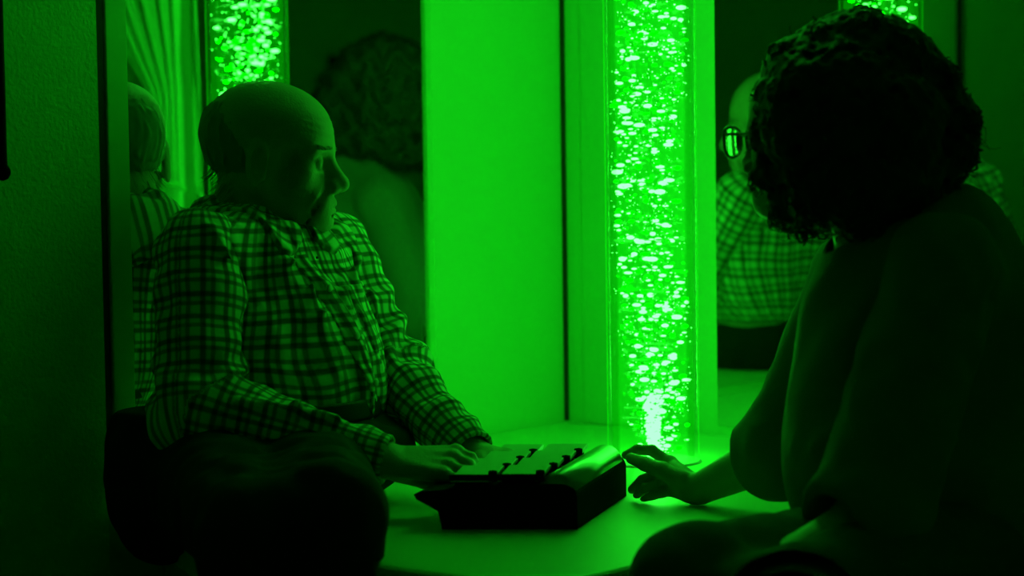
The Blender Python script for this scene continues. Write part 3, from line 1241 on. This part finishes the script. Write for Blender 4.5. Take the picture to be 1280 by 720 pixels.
box = thing('keyed_box', 'black box with rows of pale keys, on the platform between the two people', 'key box', bx0)
mb = MB()
prof = [(0.0, 0.0), (BW, 0.0), (BW, BH - 0.020)]
for i in range(7):
    t = i / 6 * math.pi / 2
    prof.append((BW - 0.022 + 0.022 * math.cos(t), BH - 0.020 + 0.018 * math.sin(t)))
prof += [(0.030, BH - 0.003), (0.0, BH - 0.010), (-0.030, BH - 0.012), (-0.040, BH - 0.016), (-0.036, BH - 0.023), (-0.006, BH - 0.040)]
bprism(mb, prof, 0, BD)
mb.build('case', M['black'], box, smooth=False)
mb = MB()
cx = BW - 0.030
mb.tube([bp(cx, 0.004, BH - 0.014), bp(cx, 0.008, BH - 0.014), bp(cx, BD - 0.008, BH - 0.014), bp(cx, BD - 0.004, BH - 0.014)], [0.020, 0.027, 0.027, 0.020], 40)
mb.build('roller', M['satin'], box)


def key_mesh(L=0.060, D=0.068):
    mb = MB()
    Rk = Matrix(((ex.x, ey.x, 0), (ex.y, ey.y, 0), (0, 0, 1)))
    tilt = Matrix.Rotation(math.radians(8), 3, 'X')
    mb.box((0, 0, 0), (L, D, 0.006), Rk @ tilt, 0.0018)
    return raw('key', mb.V, mb.F), Rk @ tilt


kme, Rk = key_mesh()
kme.materials.append(M['key'])
kme.polygons.foreach_set('use_smooth', [False] * len(kme.polygons))
cmb = MB()
cmb.tube([Rk @ Vector((0.0, 0, 0)) - ex * 0.006, ex * 0.0, ex * 0.006], [0.0075, 0.0085, 0.0075], 14)
tilt_ = Rk
cmb.box(-ex * 0.030 - ey * 0.0045 - Vector((0, 0, 0.0015)), (0.060, 0.004, 0.0085), tilt_, 0.0008)  # black bar stands in for the shaded gap between key rows
cme = raw('key_cap_gap_shade', cmb.V, cmb.F)
cme.materials.append(M['black'])
for c in range(2):
    for r in range(4):
        x = 0.040 + c * 0.066
        y = 0.040 + r * 0.0765 + c * 0.004
        k_ = bpy.data.objects.new('key', kme)
        COL.objects.link(k_)
        k_.parent = box
        k_.location = bp(x, y, BH + 0.0075) - bx0
        e_ = bpy.data.objects.new('key_cap_gap_shade', cme)
        COL.objects.link(e_)
        e_.parent = k_
        e_.location = ex * 0.030 - ey * 0.031 + Vector((0, 0, 0.001))
# low rails under the keys
mb = MB()
Rk0 = Matrix(((ex.x, ey.x, 0), (ex.y, ey.y, 0), (0, 0, 1)))
for c in range(2):
    mb.box(bp(0.040 + c * 0.066, BD / 2, BH - 0.0005), (0.048, BD - 0.02, 0.009), Rk0, 0.001)
mb.build('key_bed', M['black'], box, smooth=False)

# ================================================================== THE WOMAN
wf = nrm((-0.80, 0.60, -0.06))
wR = frame(wf)
wO = A(1018, 168, 3.92)
WS = 0.93
wneck = A(1105, 300, 3.93)
wnape = to_world(wO, wR, WS, (-0.05, 0, -0.06))
wb = nrm((-0.86, 0.50, 0))
wbR = frame(wb, (-0.30, 0.0, 1))
wshN, wshF = A(1178, 338, 3.80), A(1072, 352, 4.08)
wchest = A(1130, 430, 3.94)
wbelly = A(1130, 570, 3.94)
wpelv = A(1210, 660, 3.92)
welN, welF = A(1085, 655, 3.70), A(985, 560, 4.12)
wwrN, wwrF = A(915, 745, 3.60), A(872, 612, 4.24)
whN, whF = A(1215, 690, 3.84), A(1190, 690, 4.0)
wkN, wkF = A(985, 770, 3.52), A(868, 738, 3.62)
waN, waF = np.array([wkN[0] + 0.06, wkN[1], 0.09]), np.array([wkF[0] + 0.03, wkF[1] - 0.0, 0.09])

fk = [A(838, 580, 4.31), A(842, 590, 4.29), A(840, 600, 4.275), A(842, 612, 4.265)]
ffing = [[A(815, 563, 4.325), A(797, 562, 4.335), A(782, 569, 4.34)],
         [A(818, 594, 4.285), A(803, 600, 4.29), A(790, 612, 4.30)],
         [A(822, 606, 4.27), A(806, 611, 4.275), A(796, 619, 4.285)],
         [A(828, 616, 4.26), A(815, 620, 4.26), A(804, 625, 4.265)]]
fth = [A(850, 600, 4.24), A(828, 588, 4.255), A(806, 580, 4.275), A(789, 573, 4.30)]
nk = [wwrN + (wwrN - welN) * 0.30 + np.array([0, o, 0]) for o in (0.03, 0.01, -0.01, -0.03)]
nfing = [[k_ + np.array([-0.035, 0, -0.012]), k_ + np.array([-0.055, 0, -0.030]), k_ + np.array([-0.065, 0, -0.045])] for k_ in nk]
nth = [wwrN + [0, 0.02, 0], wwrN + [-0.03, 0.045, 0], wwrN + [-0.055, 0.05, -0.005], wwrN + [-0.075, 0.05, -0.015]]


def woman_body(P):
    d = cone(P, wnape, wneck, 0.050, 0.056)
    d = smin(d, cone(P, wshN, wshF, 0.05, 0.05), 0.05)
    d = smin(d, ell(P, wchest, (0.105, 0.16, 0.16), wbR), 0.06)
    d = smin(d, ell(P, wbelly, (0.12, 0.15, 0.14), wbR), 0.06)
    d = smin(d, ell(P, wpelv, (0.12, 0.16, 0.11)), 0.06)
    d = smin(d, chain(P, [wshN, welN, wwrN], [0.052, 0.042, 0.025], 0.02), 0.03)
    d = smin(d, chain(P, [wshF, welF, wwrF], [0.052, 0.040, 0.023], 0.02), 0.03)
    d = smin(d, chain(P, [whN, wkN, waN], [0.08, 0.056, 0.036], 0.03), 0.04)
    d = smin(d, chain(P, [whF, wkF, waF], [0.08, 0.056, 0.036], 0.03), 0.04)
    for a in (waN, waF):
        d = smin(d, cone(P, a + [0, 0, -0.05], a + [-0.15, 0.0, -0.065], 0.030, 0.022), 0.02)
    d = smin(d, local(P, wO, 0.19, lambda Q: head_sdf(Q, wO, wR, WS, False)), 0.02)
    d = smin(d, local(P, (wwrF + ffing[0][0]) / 2, 0.13, lambda Q: hand(Q, wwrF, fk, ffing, fth, (0.0085, 0.0078, 0.0066), 0.024, 0.004)), 0.010)
    d = smin(d, local(P, nk[1], 0.13, lambda Q: hand(Q, wwrN, nk, nfing, nth, (0.0085, 0.0078, 0.0066), 0.024)), 0.010)
    return clip_pad(P, d)


wm = thing('person', 'person with dark curly hair in a loose plain top, one hand on the black box', 'person', (float(wpelv[0]), float(wpelv[1]), PT))
me, _ = sdf_mesh('body', woman_body, (0.05, 3.50, 0.0), (0.86, 4.50, 1.26), HB)
link('body', me, M['skin2'], wm)

WF = [(A(1040, 310, 4.0), A(985, 430, 3.98), 0.012, 0.008), (A(1075, 340, 3.9), A(1000, 500, 3.9), 0.013, 0.009),
      (A(1100, 420, 3.8), A(1000, 560, 3.86), 0.014, 0.010), (A(1180, 480, 3.72), A(1010, 560, 3.80), 0.014, 0.010)]


def top_torso(P):
    d = ell(P, wchest, (0.135, 0.185, 0.185), wbR)
    d = smin(d, cone(P, wshN + [0.01, 0, 0], wshF, 0.070, 0.066), 0.06)
    d = smin(d, cone(P, wneck + [0.03, 0, -0.01], wchest, 0.080, 0.11), 0.05)
    d = smin(d, ell(P, wbelly, (0.160, 0.19, 0.175), wbR), 0.07)
    d = smin(d, ell(P, wpelv + [0.02, 0, 0.03], (0.16, 0.19, 0.12)), 0.07)
    d = smin(d, cone(P, A(1120, 325, 3.93), A(1190, 300, 3.93), 0.062, 0.066), 0.05)
    d = smin(d, cone(P, A(1175, 330, 3.93), A(1285, 480, 3.93), 0.075, 0.12), 0.08)
    d = d + 0.004 * vnoise(P * np.array([1, 1, .6]), 34, 1.5)
    for a, b, w, hh in WF:
        d = d - ridge(P, a, b, w, hh)
    d = smax(d, -cone(P, wnape, wneck + [-0.005, 0, -0.025], 0.060, 0.064), 0.008)
    d = smax(d, wpelv[2] - 0.06 - P[:, 2], 0.01)
    return d


me, _ = sdf_mesh('top', top_torso, (0.22, 3.55, 0.38), (0.95, 4.35, 1.10), 0.004)
top = link('top', me, M['tshirt'], wm)


def wsleeve(sh, el, wr, frac, r0, r1, r2):
    end = el + (wr - el) * frac
    n_ = nrm(end - el)
    Lf = np.linalg.norm(end - el)

    def fn(P):
        d = chain(P, [sh, el, end], [r0, r1, r2], 0.04)
        d = d + 0.004 * vnoise(P, 40, r1 * 50)
        d = smax(d, (P - el) @ n_ - Lf, 0.004)
        d = smax(d, -cone(P, end - n_ * 0.06, end + n_ * 0.05, r2 - 0.010, r2 - 0.005), 0.003)
        return d
    return fn, np.array([sh, el, end])


for args in ((wshN, welN, wwrN, 0.22, 0.078, 0.076, 0.070), (wshF, welF, wwrF, 0.34, 0.070, 0.064, 0.055)):
    fn, pl = wsleeve(*args)
    me, _ = sdf_mesh('sleeve', fn, pl.min(0) - 0.12, pl.max(0) + 0.12, 0.004)
    link('sleeve', me, M['tshirt'], top)


def neckband(P):
    c0 = wneck + np.array([-0.004, 0, -0.01])
    ax = nrm(np.array([-0.35, 0.12, 0.93]))
    rel = P - c0
    h_ = rel @ ax
    rr = np.linalg.norm(rel - h_[:, None] * ax, axis=1)
    return np.sqrt((rr - 0.074) ** 2 + (h_ * 0.6) ** 2) - 0.006


me, _ = sdf_mesh('neckband', neckband, wneck - 0.12, wneck + 0.12, 0.003)
link('neckband', me, M['tshirt'], top)


def trousers_woman(P):
    d = ell(P, wpelv, (0.16, 0.19, 0.12))
    d = smin(d, chain(P, [whN, wkN, waN], [0.098, 0.080, 0.062], 0.03), 0.04)
    d = smin(d, chain(P, [whF, wkF, waF], [0.098, 0.080, 0.062], 0.03), 0.04)
    d = d + 0.003 * vnoise(P, 40, 3)
    d = smax(d, 0.08 - P[:, 2], 0.005)
    d = smax(d, P[:, 2] - (wpelv[2] + 0.07), 0.01)
    return clip_pad(P, d)


me, _ = sdf_mesh('trousers', trousers_woman, (0.02, 3.5, 0.04), (0.95, 4.3, 0.62), 0.005)
link('trousers', me, M['trouser2'], wm)
for a in (waN, waF):
    me, _ = sdf_mesh('shoe', lambda P: smax(cone(P, a + [0.01, 0, -0.045], a + [-0.15, 0.0, -0.055], 0.042, 0.034), 0.002 - P[:, 2], 0.004), a - [0.25, 0.1, 0.12], a + [0.1, 0.1, 0.06], 0.004)
    link('shoe', me, M['leather'], wm)

# curly hair: a lobed mass with hollow for the face, then loose curls over it
hair_sil = [(1080, 60, 46), (1035, 62, 38), (1000, 86, 40), (975, 125, 34), (966, 170, 30), (966, 215, 26), (985, 250, 26), (1010, 262, 28),
            (1060, 245, 45), (1110, 235, 50), (1160, 225, 42), (1185, 190, 36), (1182, 150, 38), (1155, 108, 42), (1125, 72, 40),
            (1080, 120, 100), (1090, 180, 100), (1050, 160, 92)]
hair_pts = []
for px, py, r in hair_sil:
    for dy in ((-0.05, 0.0, 0.055) if r < 60 else (0,)):
        hair_pts.append((A(px + random.uniform(-4, 4), py + random.uniform(-4, 4), 3.95 + dy), r / 925.0 * (1.0 if dy == 0 else 0.92)))


hair_pts = [(A(x_, y_, 3.86), r_ / 940.0) for x_, y_, r_ in ((1010, 120, 52), (1060, 110, 60), (1010, 180, 50), (1060, 190, 66), (1025, 235, 46), (1075, 250, 48), (1115, 150, 66), (1120, 220, 58), (1000, 150, 46), (1095, 285, 30))] + hair_pts


def woman_hair(P):
    d = None
    for c, r in hair_pts:
        e = sph(P, c, r)
        d = e if d is None else smin(d, e, 0.02)
    d = d + 0.0045 * vnoise(P, 90, 1.0) + 0.003 * vnoise(P, 190, 2.0)
    # keep the face free
    L = ((P - wO) @ wR) / WS
    d = smax(d, -ell(L, (0.150, -0.015, -0.045), (0.066, 0.062, 0.095)), 0.012)
    return d


me, _ = sdf_mesh('hair', woman_hair, A(1080, 150, 3.95) - 0.24, A(1080, 150, 3.95) + 0.24, 0.003)
link('hair', me, M['darkhair'], wm)
mb = MB()
hc = A(1080, 160, 3.95)
for i in range(650):
    # root on the hair mass, curl hugging the surface
    c, r = hair_pts[random.randrange(len(hair_pts) - 3)]
    dv = nrm((c - hc) + np.array([random.gauss(0, .05) for _ in range(3)]))
    if (dv @ wf) > 0.55 and dv[2] < 0.35:
        continue
    p0 = c + dv * r * 0.92
    t1 = nrm(np.cross(dv, np.array([random.gauss(0, 1), random.gauss(0, 1), random.gauss(0, 1)])))
    t2 = np.cross(dv, t1)
    ln = random.uniform(0.02, 0.05)
    cr_ = random.uniform(0.005, 0.011)
    ph = random.uniform(0, 6)
    tw = random.uniform(1.0, 2.2)
    pts = []
    for j in range(12):
        t = j / 11
        pts.append(p0 + t1 * ln * (t - 0.5) + (dv * math.cos(ph + t * tw * 6.28) + t2 * math.sin(ph + t * tw * 6.28)) * cr_ + np.array([0, 0, -0.25 * ln * t]))
    w = random.uniform(0.0008, 0.0026)
    mb.tube(pts, [w * (1 - 0.7 * abs(j / 11 - 0.35)) for j in range(12)], 5, False)
for (px, py, dx, dy) in ((1205, 150, 30, 25), (1210, 170, 22, 12), (1208, 190, 24, -18), (1205, 205, 16, 20), (1195, 140, 24, 30), (1215, 165, 30, 18), (985, 285, -12, 14), (965, 262, -14, 10), (1000, 48, -8, -10), (1190, 120, 20, 20)):
    pts = [A(px + dx * t + 7 * math.sin(5 * t + px), py + dy * t + 7 * math.cos(6 * t + py), 3.95) for t in [j / 9 for j in range(10)]]
    mb.tube(pts, [0.0012 - 0.0009 * j / 9 for j in range(10)], 5, False)
mb.build('hair_curls', M['darkhair'], wm)

# glasses
gl = thing('glasses', 'dark framed glasses worn by the curly haired person', 'glasses', tuple(to_world(wO, wR, WS, (0.112, 0, -0.008))))


def gw(x, y, z):
    return Vector(to_world(wO, wR, WS, (x, y, z)))


GX, GZ = 0.122, -0.004
fr_mb = MB()
for sgn in (1, -1):
    outl = []
    for i in range(40):
        t = i / 40 * 2 * math.pi
        ct_, st_ = math.cos(t), math.sin(t)
        y = sgn * 0.036 + 0.0275 * math.copysign(abs(ct_) ** 0.75, ct_)
        z = GZ + 0.0225 * math.copysign(abs(st_) ** (0.62 if st_ > 0 else 0.95), st_)
        x = GX - 0.16 * max(0, abs(y) - 0.02) ** 1.0 - 0.10 * (GZ + 0.0 - z) * 0
        outl.append((x, y, z))
    fr_mb.tube([gw(*p) for p in outl] + [gw(*outl[0])], 0.0023, 8, False)
    # lens, thin in the middle and thicker to the rim
    cx_, cy_, cz_ = [sum(p[k] for p in outl) / 40 for k in range(3)]
    V, Fc = [], []
    NR = 8
    for side in (1, -1):
        for ir in range(NR + 1):
            q = ir / NR
            for p in outl:
                yy = cy_ + (p[1] - cy_) * q
                zz = cz_ + (p[2] - cz_) * q
                xx = cx_ + (p[0] - cx_) * q
                r2 = (yy - cy_) ** 2 + (zz - cz_) ** 2
                V.append(gw(xx + side * (0.0007 + (4.5 * r2 if side < 0 else 0.6 * r2)), yy, zz))
    for s_ in (0, 1):
        o_ = s_ * (NR + 1) * 40
        for ir in range(NR):
            for k in range(40):
                k2 = (k + 1) % 40
                f = (o_ + ir * 40 + k, o_ + (ir + 1) * 40 + k, o_ + (ir + 1) * 40 + k2, o_ + ir * 40 + k2)
                Fc.append(f if s_ == 0 else f[::-1])
    for k in range(40):
        k2 = (k + 1) % 40
        Fc.append((NR * 40 + k, (NR + 1) * 40 + NR * 40 + k, (NR + 1) * 40 + NR * 40 + k2, NR * 40 + k2))
    lens = link('lens', raw('lens', V, Fc), M['glass'], gl)
    # temple arm
    am = MB()
    am.tube([gw(GX - 0.008, sgn * 0.062, GZ + 0.012), gw(GX - 0.02, sgn * 0.069, GZ + 0.012), gw(0.04, sgn * 0.078, GZ + 0.010), gw(-0.005, sgn * 0.082, 0.010), gw(-0.03, sgn * 0.080, -0.015)], [0.0026, 0.0024, 0.002, 0.002, 0.0015], 8)
    am.build('temple', M['frame'], gl)
fr_mb.tube([gw(GX, -0.010, GZ + 0.006), gw(GX + 0.003, 0, GZ + 0.010), gw(GX, 0.010, GZ + 0.006)], 0.002, 8)
fr_mb.build('rims', M['frame'], gl)

# stool under the woman
st = thing('stool', 'low dark stool under the curly haired person beside the platform', 'stool', (float(wpelv[0]), float(wpelv[1]), 0))
sx, sy = float(wpelv[0]) + 0.02, float(wpelv[1]) - 0.03
MB().lathe((sx, sy, 0), [(0, 0.30), (0.17, 0.30), (0.18, 0.31), (0.18, 0.34), (0.165, 0.355), (0, 0.36)], 48).build('seat', M['leather'], st)
for k in range(4):
    an = math.pi / 4 + k * math.pi / 2
    MB().tube([Vector((sx + 0.12 * math.cos(an), sy + 0.12 * math.sin(an), 0.305)), Vector((sx + 0.16 * math.cos(an), sy + 0.16 * math.sin(an), 0.0))], [0.016, 0.012], 12).build('leg', M['wood'], st)
